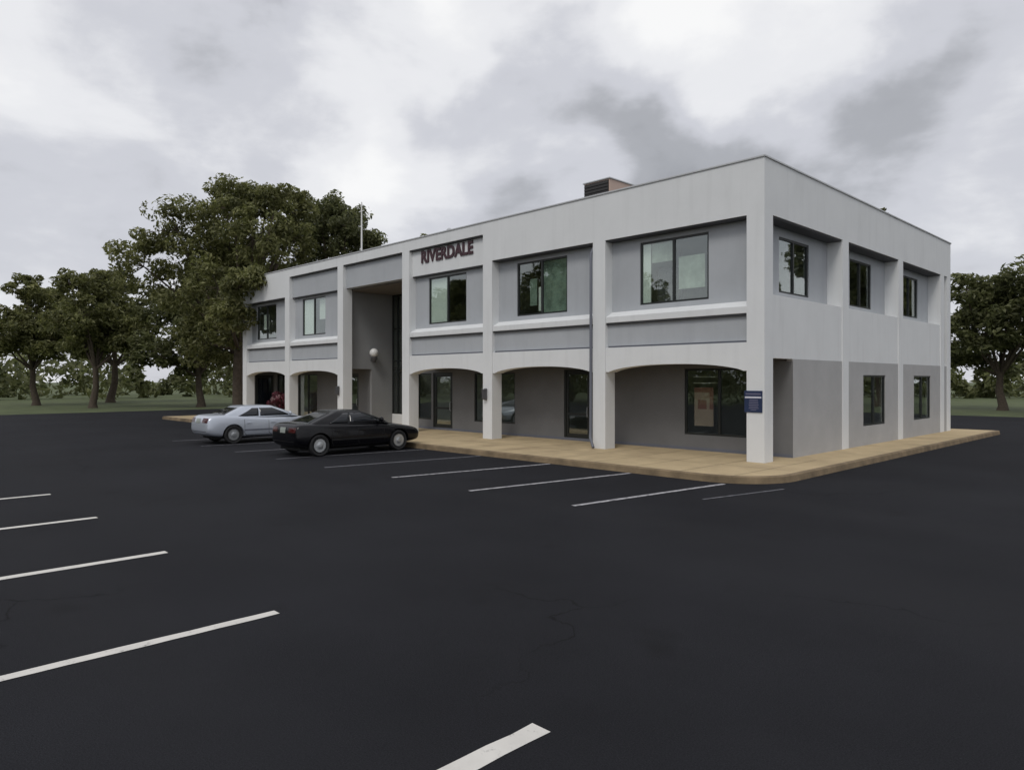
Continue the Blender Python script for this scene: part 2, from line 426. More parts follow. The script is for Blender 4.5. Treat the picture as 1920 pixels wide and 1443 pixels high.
reflection_blind(wins[1], -8.55, -8.25, 4.7, 5.6, y+.12, M['greenblind']); reflection_blind(wins[1], -8.15, -7.95, 4.5, 5.3, y+.12)
reflection_blind(wins[0], UW[0][0]+.06, -3.62, ZW0+.06, ZW1-.06, y)  # pale panels from here stand in for sky reflected in this window
reflection_blind(wins[0], -3.6, -2.9, 5.55, ZW1-.06, y+.05, M['dimblind'])
reflection_blind(wins[0], -2.72, -1.92, 4.72, 5.62, y+.05, M['dimblind'])
m = MB(); m.box(-3.55,-2.92,y+.25,y+.6,ZW0-.1,5.38); m.box(-3.40,-2.98,y+.2,y+.249,4.98,5.18)
m.build('cabinet', M['trim'], wins[0])  # dark block standing in for trees reflected in the pane
reflection_blind(wins[4], UW[4][0]+.06, -22.9, ZW0+.06, ZW1-.06, y)
reflection_blind(wins[4], -22.6, -21.85, 5.1, ZW1-.1, y+.1)
reflection_blind(wins[5], -28.55, -28.0, 4.9, 5.7, y+.1)

# sills, lower panels, arch spandrels
for i in (0,1,2,4,5):
    a, b = BAYS[i]
    m = MB(); m.prism([(.03,3.88),(.03,4.06),(YW-.002,4.22),(YW-.002,3.88)], 'x', a+.002, b-.002)
    m.build('sill', M['white'], B, bevel=.01)
    m = MB(); m.box(a+.003, b-.003, .05, .30, 3.83, 3.878); m.build('drip_strip', M['trim'], B)  # near-black strip that deepens the shadow line under the sill
    m = MB(); m.box(a+.002, b-.002, .13, .44, 3.20, 3.829); m.build('spandrel_panel', M['grey'], B)
    m = MB(); m.box(a+.004, b-.004, .15, .42, 3.15, 3.199); m.build('reveal_strip', M['pipe'], B)
    # shallow arch
    zs, rise, sh = 2.43, .205, .10
    pts = [(a+.002, 3.148), (a+.002, zs)]
    N_ = 28
    for k in range(N_+1):
        t = -1+2*k/N_; x = (a+b)/2 + t*((b-a)/2-sh)
        pts.append((x, zs + rise*(1-abs(t)**2.3)**.75))
    pts += [(b-.002, zs), (b-.002, 3.148)]
    m = MB()
    f0, f1 = .03, .42                           # front and rear faces built as strips so the concave outline is clean
    low = pts[1:-1]
    for p, q in zip(low, low[1:]):
        if q[0]-p[0] < 1e-6: continue
        for y in (f0, f1): m.quad([(p[0],y,p[1]),(q[0],y,q[1]),(q[0],y,3.148),(p[0],y,3.148)])
        m.quad([(p[0],f0,p[1]),(q[0],f0,q[1]),(q[0],f1,q[1]),(p[0],f1,p[1])])
        m.quad([(p[0],f0,3.148),(q[0],f0,3.148),(q[0],f1,3.148),(p[0],f1,3.148)])
    m.build('arch', M['white'], B, weld=True)

# arcade ceiling and floor slab
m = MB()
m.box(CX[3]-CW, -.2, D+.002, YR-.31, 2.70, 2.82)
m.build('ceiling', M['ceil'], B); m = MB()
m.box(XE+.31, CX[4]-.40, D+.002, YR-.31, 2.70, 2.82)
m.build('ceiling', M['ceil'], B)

# ground floor wall
YG = 1.65; HD = 2.55
G1 = (-3.28,-1.3,.60,2.53); DR2 = (-8.02,-6.85,.16,HD); G2 = (-12.68,-10.42,.58,2.47); DR3 = (-15.28,-14.02,.16,2.5); G3 = (-16.35,-15.40,.54,2.48)
G5 = (-26.9,-24.9,.2,2.5); DR5 = (-22.1,-21.0,.16,2.5); G6 = (-29.4,-27.4,.4,2.5)
RX = -16.60                                     # right return of the entry recess
m = MB()
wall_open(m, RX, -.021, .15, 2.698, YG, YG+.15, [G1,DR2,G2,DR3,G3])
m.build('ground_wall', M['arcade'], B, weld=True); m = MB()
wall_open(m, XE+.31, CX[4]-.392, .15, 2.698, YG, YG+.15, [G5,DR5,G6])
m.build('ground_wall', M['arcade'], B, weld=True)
m = MB()
m.box(RX, -.03, YG-.012, YG-.001, .15, .24); m.build('skirting', M['pipe'], B)
w = window(*G1, YG, mull=(.56,), rails=()); 
# shelf and boxes behind the ground floor window
for z in (2.12,2.3):
    m = MB(); m.box(-3.1,-2.35,YG+.20,YG+.47,z-.02,z); m.build('shelf', M['blind'], w)
m = MB(); m.box(-3.02,-2.40,YG+.115,YG+.123,.86,1.98); p_ = m.build('poster', M['tan'], w)
m = MB(); m.box(-2.52,-2.40,YG+.110,YG+.1145,1.35,1.98); m.box(-3.02,-2.521,YG+.110,YG+.1145,1.84,1.98); m.box(-2.9,-2.62,YG+.110,YG+.1145,1.35,1.62); m.build('poster_band', M['letterpale'], p_)
window(*G2, YG, mull=(.5,)); window(*G3, YG, mull=()); window(*G5, YG, mull=(.5,)); window(*G6, YG, mull=(.33,.66))
m = MB(); m.box(XE+.302, XE+.33, D+.002, YG-.002, .15, 2.698); m.build('end_wall', M['arcade'], B)
m = MB(); m.box(XE+.331, XE+.38, D+.12, YG-.08, .16, 2.45); d = m.build('end_door', M['frame'], B)  # near-black panel added to make the far arch opening darker
m = MB(); m.box(XE+.381, XE+.387, D+.24, YG-.2, .45, 2.30); m.build('pane', M['carglass'], d)
def door(x0, x1, z0, z1, y):
    m = MB(); fw = .07
    m.box(x0,x0+fw,y+.02,y+.12,z0,z1); m.box(x1-fw,x1,y+.02,y+.12,z0,z1); m.box(x0+fw,x1-fw,y+.02,y+.12,z1-fw,z1)
    d = m.build('door', M['frame'], B)
    m = MB(); a, b = x0+fw+.006, x1-fw-.006; q = .09
    m.box(a,a+q,y+.04,y+.09,z0,z1-fw-.006); m.box(b-q,b,y+.04,y+.09,z0,z1-fw-.006)
    m.box(a+q,b-q,y+.04,y+.09,z0,z0+.22); m.box(a+q,b-q,y+.04,y+.09,z1-fw-.1,z1-fw-.006); m.box(a+q,b-q,y+.042,y+.088,1.0,1.08)
    m.build('leaf', M['frame'], d)
    m = MB(); m.box(a+q,b-q,y+.062,y+.068,z0+.22,.999); m.box(a+q,b-q,y+.062,y+.068,1.081,z1-fw-.1); m.build('pane', M['glass'], d)
    m = MB(); m.tube([(b-.05,y+.03,.95),(b-.05,y-.03,.97),(b-.05,y-.03,1.28),(b-.05,y+.03,1.30)], .012); m.build('handle', M['rim'], d)
for q in (DR2, DR3, DR5): door(*q, YG)

# entry recess
EL = CX[4]-.24; YE = 2.8
for q in ((EL-.15, EL, D+.003, YE, 2.70, 6.20), (EL-.15, EL, YG+.002, YE, .15, 2.698), (RX-.12, RX-.001, YG+.003, YE, .15, 6.20), (-15.02, -14.90, D+.16, YE, 2.83, 6.20), (RX+.001, -15.021, YE, YE+.12, 2.83, 6.20)):
    m = MB(); m.box(*q); m.build('entry_wall', M['entry'], B)
m = MB(); m.box(EL-.15, CX[3]-CW+.1, .52, YE+.1, 6.21, 6.30); m.build('entry_soffit', M['soffit'], B)
m = MB(); m.box(EL+.001, RX-.121, YE, YE+.12, .15, .60); m.build('entry_plinth', M['white'], B)
w = window(EL+.001, RX-.121, .601, 6.20, YE-.03, mull=(.14,.5,.75), rails=(2.55,3.1,4.6), fw=.07)

# side wall of the building (facing the side lot)
SB = [(D, SY[0]), (SY[0]+CW, SY[1]), (SY[1]+CW, SY[2])]
ops = [((a+b)/2-.95, (a+b)/2+.95, 4.55, 6.05) for a, b in SB]
m = MB(); wall_open(m, D+.17, YR-.31, 4.30, ZF-.002, -.62, -.45, ops)
m.v = [(q[1], q[0], q[2]) for q in m.v]; m.build('side_upper_wall', M['grey'], B, weld=True)
m = MB()
for a, b in SB:
    m = MB(); m.box(-.449, -.03, a+.003, b-.003, 2.75, 4.35); m.build('side_panel', M['white'], B)
gops = [((a+b)/2-1.0, (a+b)/2+1.0, .75, 2.35) for a, b in SB[1:]]
m = MB(); wall_open(m, YG+.001, YR-CW-.002, .15, 2.748, -.20, -.02, gops)
m.v = [(q[1], q[0], q[2]) for q in m.v]; m.build('side_ground_wall', M['lowgrey'], B, weld=True)
for o_ in gops: window(*o_, -.02, mull=(.5,), axis='x')
for a, b in SB:
    m = MB(); m.box(-.449, -.035, a+.003, b-.003, ZF-.045, ZF-.002); m.build('soffit', M['trim'], B)  # near-black strip deepening the shadow under the side fascia
    if b-a > 3 :
        c = (a+b)/2
        wq = window(c-.95, c+.95, 4.55, 6.05, -.45, mull=(.5,), axis='x', panes=True)

# floors and partitions inside so the rooms read behind the glass
m = MB()
m.box(XE+.31, -.63, 5.2, 5.3, .16, 2.69); m.box(XE+.31, -.63, 4.4, 4.5, 2.83, 7.2)
for x in (-5.2,-10.1,-14.95,-20.4,-25.0): m.box(x-.05, x+.05, YW+.17, 4.39, 2.83, 7.2)
m.build('partition', M['inside'], B)

# downspout on the second column
m = MB()
x = CX[1]-CW-.075
m.tube([(x+.02,.22,6.26),(x+.02,.10,6.18),(x+.02,-.025,6.0),(x+.02,-.03,3.0),(x+.02,-.04,.72),(x+.06,-.11,.48),(x+.30,-.26,.20)], .042, 10)
m.build('downspout', M['pipe'], B, smooth=True)
m = MB(); x = CX[5]+.07; m.tube([(x,.2,6.25),(x,-.04,6.05),(x,-.04,.3)], .04, 8)
# wall lanterns on two columns, globe lamp in the entry
def lantern(x, z, w=.065, h=.42):
    m = MB()
    m.box(x-w*.55, x+w*.55, -.03, -.001, z-h*.35, z+h*.35)
    m.prism([(-.03,z-h*.5),(-.15,z-h*.38),(-.17,z+h*.32),(-.03,z+h*.5)], 'x', x-w, x+w)
    m.box(x-w*1.12, x+w*1.12, -.185, -.031, z+h*.33, z+h*.40)
    m.build('wall_lamp', M['lantern'], B, bevel=.008)
lantern(-10.17, 1.70)
lantern(-19.98, 1.72)
m = MB(); yl, zl = 1.62, 3.42
m.lathe([(.0,zl-.42),(.05,zl-.42),(.09,zl-.36),(.16,zl-.20),(.10,zl-.16),(.0,zl-.16)], (EL+.24,yl,0), seg=16)
m.box(EL+.001, EL+.24, yl-.025, yl+.025, zl-.34, zl-.29)
l = m.build('entry_lamp', M['lantern'], B, smooth=True)
m = MB(); m.lathe([(0,zl-.17)]+[(.20*math.sin(a)+.001, zl+.03-.20*math.cos(a)) for a in [.35+2.75*i/10 for i in range(11)]]+[(0,zl+.23)], (EL+.24,yl,0), seg=20)
m.build('globe', M['globe'], l, smooth=True)

# ------------------------------------------------------------------ things on the building
# sign lettering
cu = bpy.data.curves.new('sign_letters', 'FONT'); cu.body = 'RIVERDALE'; cu.size = .64; cu.extrude = .02; cu.offset = .022; cu.space_character = 1.04
to = bpy.data.objects.new('tmp', cu); C.objects.link(to)
dg = bpy.context.evaluated_depsgraph_get(); dg.update()
me = bpy.data.meshes.new_from_object(to.evaluated_get(dg)); bpy.data.objects.remove(to)
xs = [v.co.x for v in me.vertices]; sc = 3.05/(max(xs)-min(xs))
for v in me.vertices: v.co = Vector(((v.co.x-min(xs))*sc, v.co.y*1.0, v.co.z))
so = bpy.data.objects.new('shop_sign', me); C.objects.link(so); me.materials.clear(); me.materials.append(M['maroon'])
so.location = (-14.08, YP-.022, 6.76); so.rotation_euler = (R(90), 0, 0)
tag(so, 'dark maroon raised letters mounted on the white panel over the third bay', 'sign')

s = empty('notice_sign', (-.285, -.012, 1.66), label='navy blue notice board with white heading fixed to the corner column', cat='sign')
m = MB(); m.box(-.235,.235,-.012,.012,-.27,.27); m.build('board', M['navy'], s, bevel=.004)
m = MB(); m.box(-.215,.215,-.0165,-.0125,.085,.125)
m.build('heading', M['signwhite'], s)
m = MB()
rng = random.Random(5)
for i in range(7):
    z = .045-.042*i; w_ = rng.uniform(.08,.15); m.box(-w_*.8, w_, -.0155,-.0125, z-.012, z+.010)
for i in range(1): m.box(-.2,.2,-.0155,-.0125,.17,.21)
m.build('small_print', M['signdim'], s)

u = empty('rooftop_unit', (-8.48, 4.75, 7.32), label='rooftop air handling unit with black louvred face behind the parapet', cat='air conditioner')
m = MB(); m.box(-.6,.6,-.75,.75,.12,2.24); m.build('casing', M['tan'], u, bevel=.02)
m = MB(); m.box(-.64,.64,-.79,.79,2.242,2.29); m.build('top', M['coping'], u, bevel=.01)
m = MB(); m.box(-.57,.57,-.775,-.752,.5,2.2)
for i in range(14): z = .55+i*.118; m.prism([(-.80,z),(-.776,z+.02),(-.776,z+.085),(-.785,z+.085)], 'x', -.56, .56)
m.build('louvre', M['louvre'], u)
m = MB(); m.box(-.66,.66,-.66,.66,0,.118); m.build('base', M['coping'], u)
for x, y, z in ((-14.65,2.0,8.48),(-13.9,2.1,8.40)):
    m = MB(); m.tube([(x,y,7.32),(x,y,z-.2)], .05, 10); m.lathe([(.05,z-.2),(.11,z-.18),(.11,z-.06),(.05,z),(0,z)], (x,y,0), seg=14)
    o = m.build('roof_vent', M['coping'], smooth=True)
    tag(o, 'short grey vent pipe poking above the parapet over the sign, '+('taller left one' if z > 8.45 else 'shorter right one'), 'vent pipe', 'roof vent pipes')
m = MB(); m.tube([(-21.28,2,7.32),(-21.28,2,9.0),(-21.28,2,10.75)], [.045,.04,.03], 8)
m.box(-21.5,-21.06,1.98,2.02,10.3,10.33); m.box(-21.40,-21.16,1.98,2.02,10.55,10.58)
tag(m.build('antenna_mast', M['mast']), 'thin pale antenna mast standing on the roof in front of the tree', 'antenna')

# ------------------------------------------------------------------ cars
def subsurf_bool(mb, cutters, name, mats, parent):
    o = mb.build(name, mats, None, smooth=True, weld=True)
    sm = o.modifiers.new('s', 'SUBSURF'); sm.levels = 3; sm.render_levels = 3
    cs = []
    for c in cutters:
        co = c.build('cut', mats); cs.append(co)
        bo = o.modifiers.new('b', 'BOOLEAN'); bo.operation = 'DIFFERENCE'; bo.object = co; bo.solver = 'EXACT'
    dg = bpy.context.evaluated_depsgraph_get(); dg.update()
    me = bpy.data.meshes.new_from_object(o.evaluated_get(dg))
    o.modifiers.clear(); o.data = me
    for co in cs: bpy.data.objects.remove(co)
    for p in me.polygons: p.use_smooth = True
    try: me.set_sharp_from_angle(angle=R(38))
    except Exception: pass
    o.parent = parent
    return o

def make_car(name, paintm, label, st, gh, ax, wr=.315, two_door=False):
    """st: stations (y, ztop, zbottom, halfwidth); gh: greenhouse dict; ax: axle y positions (rear, front)"""
    root = empty(name, (0,0,0), label=label, cat='car')
    mb = MB(); k = 14
    for (y, zt, zb, w) in st:
        zm = .52
        half = [(0,zb),(w*.80,zb),(w*.965,zb+.07),(w*.99,zb+.18 if zb+.18 < zm else zm-.02),(w,zm),(w*.975,zt-.13),(w*.90,zt-.03),(w*.55,zt)]
        ring = half + [(-x, z) for x, z in half[1:][::-1]]
        # a centre point on the top
        ring = half + [(0, zt+.012)] + [(-x, z) for x, z in half[1:][::-1]]
        mb.v += [(x, y, z) for x, z in ring]; k = len(ring)
    for i in range(len(st)-1):
        for j in range(k):
            q = (j+1) % k
            mb.f.append((i*k+j, i*k+q, (i+1)*k+q, (i+1)*k+j)); mb.m.append(0)
    mb.f.append(tuple(range(k))); mb.m.append(0)
    e = (len(st)-1)*k; mb.f.append(tuple(range(e+k-1, e-1, -1))); mb.m.append(0)
    cut = []
    for ya in ax:
        for sx in (-1, 1):
            c = MB(); c.lathe([(wr+.055,.58*sx),(wr+.055,1.2*sx)], (0,ya,wr), 'x', 32); cut.append(c)
    body = subsurf_bool(mb, cut, 'body', [paintm, M['seam']], root)
    bvh = BVHTree.FromPolygons([v.co.copy() for v in body.data.vertices], [tuple(p.vertices) for p in body.data.polygons])
    # dark wheel wells / underside
    m = MB(); m.box(-.60,.60,ax[0]-.5,ax[1]+.45,.17,.6); m.build('underbody', M['seam'], root)
    # greenhouse
    yb, yf, hw, zb = gh['yb'], gh['yf'], gh['hw'], gh['zb']
    tb, tf, tw, tz = gh['tb'], gh['tf'], gh['tw'], gh['tz']
    def sec(t):
        bu = math.sin(t*math.pi)*.03
        return (yb+(tb-yb)*t-bu*1.2, yf+(tf-yf)*t+bu*1.2, hw+(tw-hw)*t+bu, zb+(tz-zb)*t)
    def loop(t, inset=0, dz=0):
        a, b, w, z = sec(t); r = .16-.02*t; a += inset; b -= inset; w -= inset; r = max(.03, r-inset*.3); pts = []
        for cx, cy, a0 in ((w-r,b-r,0),(-w+r,b-r,90),(-w+r,a+r,180),(w-r,a+r,270)):
            for i in range(6):
                g_ = R(a0+i*18); pts.append((cx+r*math.cos(g_), cy+r*math.sin(g_), z+dz))
        return pts
    mb = MB(); L_ = [loop(i/6) for i in range(7)] + [loop(1,.03,.020),loop(1,.09,.038),loop(1,.22,.052),loop(1,.42,.058)]
    for l in L_: mb.v += l
    k = len(L_[0])
    for i in range(len(L_)-1):
        for j in range(k):
            q = (j+1) % k; mb.f.append((i*k+j, i*k+q, (i+1)*k+q, (i+1)*k+j)); mb.m.append(0)
    e = (len(L_)-1)*k; mb.f.append(tuple(range(e, e+k))); mb.m.append(0)
    cab = mb.build('cabin', paintm, root, smooth=True)
    def patch(name, fn, nu=8, nt=6, par=root):
        p = MB(); grid = [[fn(i/nu, j/nt) for i in range(nu+1)] for j in range(nt+1)]
        for j in range(nt):
            for i in range(nu): p.quad([grid[j][i], grid[j][i+1], grid[j+1][i+1], grid[j+1][i]])
        o = p.build(name, M['carglass'], par, smooth=True, weld=True)
        sd = o.modifiers.new('s', 'SOLIDIFY'); sd.thickness = .004; sd.offset = 0
        return o
    for sx in (-1, 1):
        def side(u0, u1, r0=0, r1=0):
            def fn(u, t):
                tt = .10+.80*t; a, b, w, z = sec(tt); uu = u0+(u1-u0)*u
                uu = uu + r0*t*(1-u) + r1*t*u
                return (sx*(w+.007), a+.10+(b-a-.2)*uu, z)
            return fn
        patch('side_window', side(*gh['w1'])); patch('side_window', side(*gh['w2']))
    def front(u, t):
        tt = .06+.86*t; a, b, w, z = sec(tt); ww = w-.15; x = -ww+2*ww*u
        return (x, b+.007, z)
    def rear(u, t):
        tt = .06+.86*t; a, b, w, z = sec(tt); ww = w-.15; x = -ww+2*ww*u
        return (x, a-.007, z)
    patch('windscreen', front); patch('rear_window', rear)
    # doors as raised seams projected on the flank
    def px(y, z, sx):
        h = bvh.ray_cast(Vector((sx*2, y, z)), Vector((-sx, 0, 0)))
        return h[0].x if h[0] else sx*.84
    def strip(m, pts, sx, w=.012, off=.0025, mi=0):
        for (y0,z0),(y1,z1) in zip(pts, pts[1:]):
            N_ = 6
            for i in range(N_):
                a = (y0+(y1-y0)*i/N_, z0+(z1-z0)*i/N_); b = (y0+(y1-y0)*(i+1)/N_, z0+(z1-z0)*(i+1)/N_)
                d = Vector((b[0]-a[0], b[1]-a[1])).normalized(); n = Vector((-d.y, d.x))*w/2
                q = [(a[0]+n.x,a[1]+n.y),(b[0]+n.x,b[1]+n.y),(b[0]-n.x,b[1]-n.y),(a[0]-n.x,a[1]-n.y)]
                m.quad([(px(yy,zz,sx)+sx*off, yy, zz) for yy, zz in q], mi)
    doors = [(-.52,.80)] if two_door else [(-.98,-.10),(-.10,.82)]
    for sx in (-1, 1):
        for (d0, d1) in doors:
            m = MB(); strip(m, [(d0,gh['zb']-.07),(d0,.36),(d0+.08,.27),(d1,.27),(d1,gh['zb']-.07)], sx)
            d = m.build('door', M['seam'], root)
            m = MB(); hx = px(d0+.14,.70,sx); m.box(min(hx,hx+sx*.028), max(hx,hx+sx*.028), d0+.07, d0+.25, .688, .715)
            m.build('handle', paintm, d, bevel=.006)
        m = MB(); strip(m, [(-1.0,.46),(.95,.46)], sx, .05, .006); m.build('side_moulding', M['seam'] if paintm is M['darkpaint'] else M['pipe'], root)
        # mirror
        yy = yf-.42; wx = sec(.15)[2]
        m = MB(); m.lathe([(0,-.06),(.06,-.05),(.085,0),(.07,.035),(0,.04)], (sx*(wx+.13), yy, gh['zb']+.10), 'y', 14)
        m.tube([(sx*(wx-.02), yy, gh['zb']+.03),(sx*(wx+.10), yy, gh['zb']+.08)], .025, 8)
        m.build('wing_mirror', paintm, root, smooth=True)
    def end(y0, dy, m, x0, x1, z0, z1, nx=8, nz=3, off=.006):
        grid = []
        for j in range(nz+1):
            row = []
            for i in range(nx+1):
                x = x0+(x1-x0)*i/nx; z = z0+(z1-z0)*j/nz
                h = bvh.ray_cast(Vector((x, y0, z)), Vector((0, dy, 0)))
                row.append((x, (h[0].y if h[0] else -dy*2.1)-dy*off, z))
            grid.append(row)
        for j in range(nz):
            for i in range(nx): m.quad([grid[j][i], grid[j][i+1], grid[j+1][i+1], grid[j+1][i]])
    for sx in (-1, 1):
        m = MB(); end(-4, 1, m, sx*.34, sx*.70, gh['tl'][0], gh['tl'][1]); m.build('tail_light', M['taillamp'], root, smooth=True, weld=True)
        m = MB(); end(4, -1, m, sx*.36, sx*.66, .56, .66); m.build('headlight', M['lampglass'], root, smooth=True, weld=True)
    m = MB(); end(-4, 1, m, -.16, .16, gh['tl'][0]-.02, gh['tl'][0]+.14, 2, 2, .012); m.build('number_plate', M['plate'], root)
    m = MB(); end(-4, 1, m, -.62, .62, .43, .445, 10, 1, .004); m.build('bumper_seam', M['seam'], root)
    m = MB(); end(4, -1, m, -.30, .30, .50, .60, 6, 2, .005); m.build('grille', M['seam'], root)
    # wheels
    for ya in ax:
        for sx in (-1, 1):
            t = MB(); prof = [(wr-.11,.08),(wr-.03,.10),(wr-.005,.075),(wr,.05),(wr,-.05),(wr-.005,-.075),(wr-.03,-.10),(wr-.11,-.08),(wr-.11,.08)]
            t.lathe(prof, (sx*.74, ya, wr), 'x', 36); wh = t.build('wheel', M['tyre'], root, smooth=True)
            r_ = MB(); xo = sx*.74
            r_.lathe([(wr-.10,xo+sx*.085),(wr-.125,xo+sx*.085),(wr-.135,xo+sx*.03),(.0,xo+sx*.03)], (0,ya,wr), 'x', 36)
            for i in range(7):
                a = 2*math.pi*i/7; ca, sa = math.cos(a), math.sin(a)
                def pt(r, s, x): return (xo+sx*x, ya+r*ca-s*sa, wr+r*sa+s*ca)
                r_.quad([pt(.04,-.045,.095),pt(wr-.12,-.030,.075),pt(wr-.12,.030,.075),pt(.04,.045,.095)])
                r_.quad([pt(.04,-.045,.095),pt(wr-.12,-.030,.075),pt(wr-.12,-.030,.03),pt(.04,-.045,.03)])
                r_.quad([pt(.04,.045,.095),pt(wr-.12,.030,.075),pt(wr-.12,.030,.03),pt(.04,.045,.03)])
            r_.lathe([(.075,xo+sx*.03),(.075,xo+sx*.098),(.05,xo+sx*.105),(0,xo+sx*.106)], (0,ya,wr), 'x', 20)
            r_.build('rim', M['rim'], wh)
    return root

st_dark = [(-2.10,.74,.46,.66),(-2.06,.90,.33,.77),(-1.94,.96,.26,.82),(-1.7,.975,.22,.845),(-1.2,.955,.20,.86),(-.5,.925,.19,.865),(.3,.91,.19,.865),
           (.95,.895,.19,.86),(1.35,.84,.20,.86),(1.75,.785,.22,.85),(2.05,.725,.25,.83),(2.20,.67,.28,.77),(2.26,.60,.34,.66)]
gh_dark = dict(yb=-1.72, yf=1.12, hw=.75, zb=.89, tb=-.78, tf=.22, tw=.545, tz=1.245, w1=(.20,.46,.10,.02), w2=(.485,.93,.02,-.03), tl=(.70,.84))
car = make_car('black_sedan', M['darkpaint'], 'black low sedan parked nose to the kerb beside the pavement', st_dark, gh_dark, (-1.37,1.37), two_door=False)
car.location = (-11.07, -5.02, .0)
st_sil = [(-2.26,.76,.46,.66),(-2.20,.92,.33,.76),(-2.05,1.0,.26,.81),(-1.7,1.02,.22,.84),(-1.2,1.0,.20,.855),(-.5,.93,.19,.86),(.3,.91,.19,.86),
          (.95,.90,.19,.855),(1.35,.86,.20,.85),(1.75,.81,.22,.845),(2.05,.75,.25,.82),(2.18,.69,.29,.76),(2.24,.60,.35,.65)]
gh_sil = dict(yb=-1.78, yf=1.12, hw=.745, zb=.90, tb=-1.0, tf=.25, tw=.555, tz=1.245, w1=(.16,.46,.14,.02), w2=(.485,.93,.02,-.03), tl=(.74,.90))
car = make_car('silver_sedan', M['silverpaint'], 'pale silver blue sedan parked behind the black car near the tree', st_sil, gh_sil, (-1.36,1.34))
car.location = (-16.78, -5.12, .0)

# ------------------------------------------------------------------ plants
def leaves(mb, centre, rad, n, size, rng, flat=.85):
    for _ in range(n):
        while True:
            d = Vector((rng.uniform(-1,1), rng.uniform(-1,1), rng.uniform(-1,1)))
            if .05 < d.length < 1: break
        d = d.normalized()*(d.length**.45)
        p = Vector(centre) + Vector((d.x*rad, d.y*rad, d.z*rad*flat))
        nrm = (d*.7 + Vector((rng.uniform(-1,1), rng.uniform(-1,1), rng.uniform(-.3,1.2)))).normalized()
        a = nrm.orthogonal().normalized(); a = Matrix.Rotation(rng.uniform(0,6.28), 3, nrm) @ a; b = nrm.cross(a)
        s = size*rng.uniform(.6,1.35); w = s*.42
        m_ = p + nrm*s*.12
        mb.quad([p-a*s, m_-b*w, p+a*s, m_+b*w])
def make_tree(name, lobes, trunk_h, tr, seed, leafm, label, cat='tree', leaf_size=.17, dens=1.0, group=None):
    """lobes: (x,y,z,r) crown masses in tree space"""
    rng = random.Random(seed)
    root = empty(name, (0,0,0), label=label, cat=cat, group=group)
    tk = MB(); top = Vector((rng.uniform(-.4,.4), rng.uniform(-.4,.4), trunk_h))
    tk.tube([(0,0,-.1),(.02,.03,.5),tuple(top*.5+Vector((.15,-.1,0))),tuple(top)], [tr*1.5,tr*1.05,tr*.85,tr*.7], 12)
    cr = MB()
    for (x,y,z,r) in lobes:
        c = Vector((x,y,z))
        mid = top.lerp(c,.5) + Vector((rng.uniform(-.5,.5),rng.uniform(-.5,.5),-.35))
        tk.tube([tuple(top-Vector((0,0,.4))), tuple(mid), tuple(c)], [tr*.45,tr*.26,tr*.09], 7)
        nc = int(9 + r*r*3.2)
        for _ in range(nc):
            d = Vector((rng.gauss(0,1),rng.gauss(0,1),rng.gauss(0,1))).normalized()
            rr = r*rng.uniform(.45,1.02)
            cc = c + Vector((d.x*rr, d.y*rr, d.z*rr*.85))
            if rng.random() < .35: tk.tube([tuple(c), tuple(c.lerp(cc,.9))], [tr*.09, tr*.03], 5)
            leaves(cr, cc, rng.uniform(.5,1.0)*(.55+.16*r), int(95*dens), leaf_size, rng, .75)
    tk.build('trunk', M['bark'], root, smooth=True)
    cr.build('crown', leafm, root)
    return root
RV = Vector((.697,.717,0)); FV = Vector((-.717,.697,0))
def lobe(lat, dep, z, r):
    p = RV*lat + FV*dep; return (p.x, p.y, z, r)
def A_(px, py, rpx, dep=0):
    k = (45.4+dep)/1328; return lobe((px-955)*k+17.36, dep, 2.25+k*(712-py), rpx*k)
t = make_tree('broadleaf_tree', [A_(440,390,55,-1),A_(500,385,42,1),A_(475,450,70,-2),A_(395,450,80,1),A_(330,430,70,-1),A_(410,540,75,-2.5),A_(545,445,50,1.5),
      A_(560,378,30,2),A_(350,540,80,1),A_(270,500,70,0),A_(430,610,50,-1.5),A_(500,480,55,2.5),A_(452,535,40,-7.5),A_(440,590,34,-7),A_(470,520,20,-8.2),A_(420,660,36,1.5),A_(380,640,50,0),A_(425,372,40,2),A_(470,362,30,0),A_(520,372,30,-1),A_(535,420,40,3),A_(440,480,60,3),A_(500,520,40,4)],
      4.6, .38, 11, M['leaf'], 'large olive green tree overhanging the far end of the building', leaf_size=.15, dens=1.05)
t.location = (-36.5, 2.5, -.05)
def B_(px, py, rpx, dep=0): return lobe((px-634)*.0383, dep, 2.2+.0383*(712-py), rpx*.0383)
t = make_tree('broadleaf_tree', [B_(600,400,38,0),B_(640,398,36,1),B_(655,430,30,-1),B_(600,450,50,1),B_(560,440,40,-1),B_(650,470,40,0),B_(704,445,20,0),B_(575,500,50,1),B_(640,520,50,0),B_(700,490,26,1),B_(620,378,24,1),B_(665,400,22,0),B_(676,450,24,0),B_(615,430,40,2),B_(580,405,30,2)],
      5.0, .34, 23, M['leafb'], 'dark green tree rising behind the roof, between the olive tree and the mast', leaf_size=.15, dens=1.05)
t.location = (-37, 10, -.05)

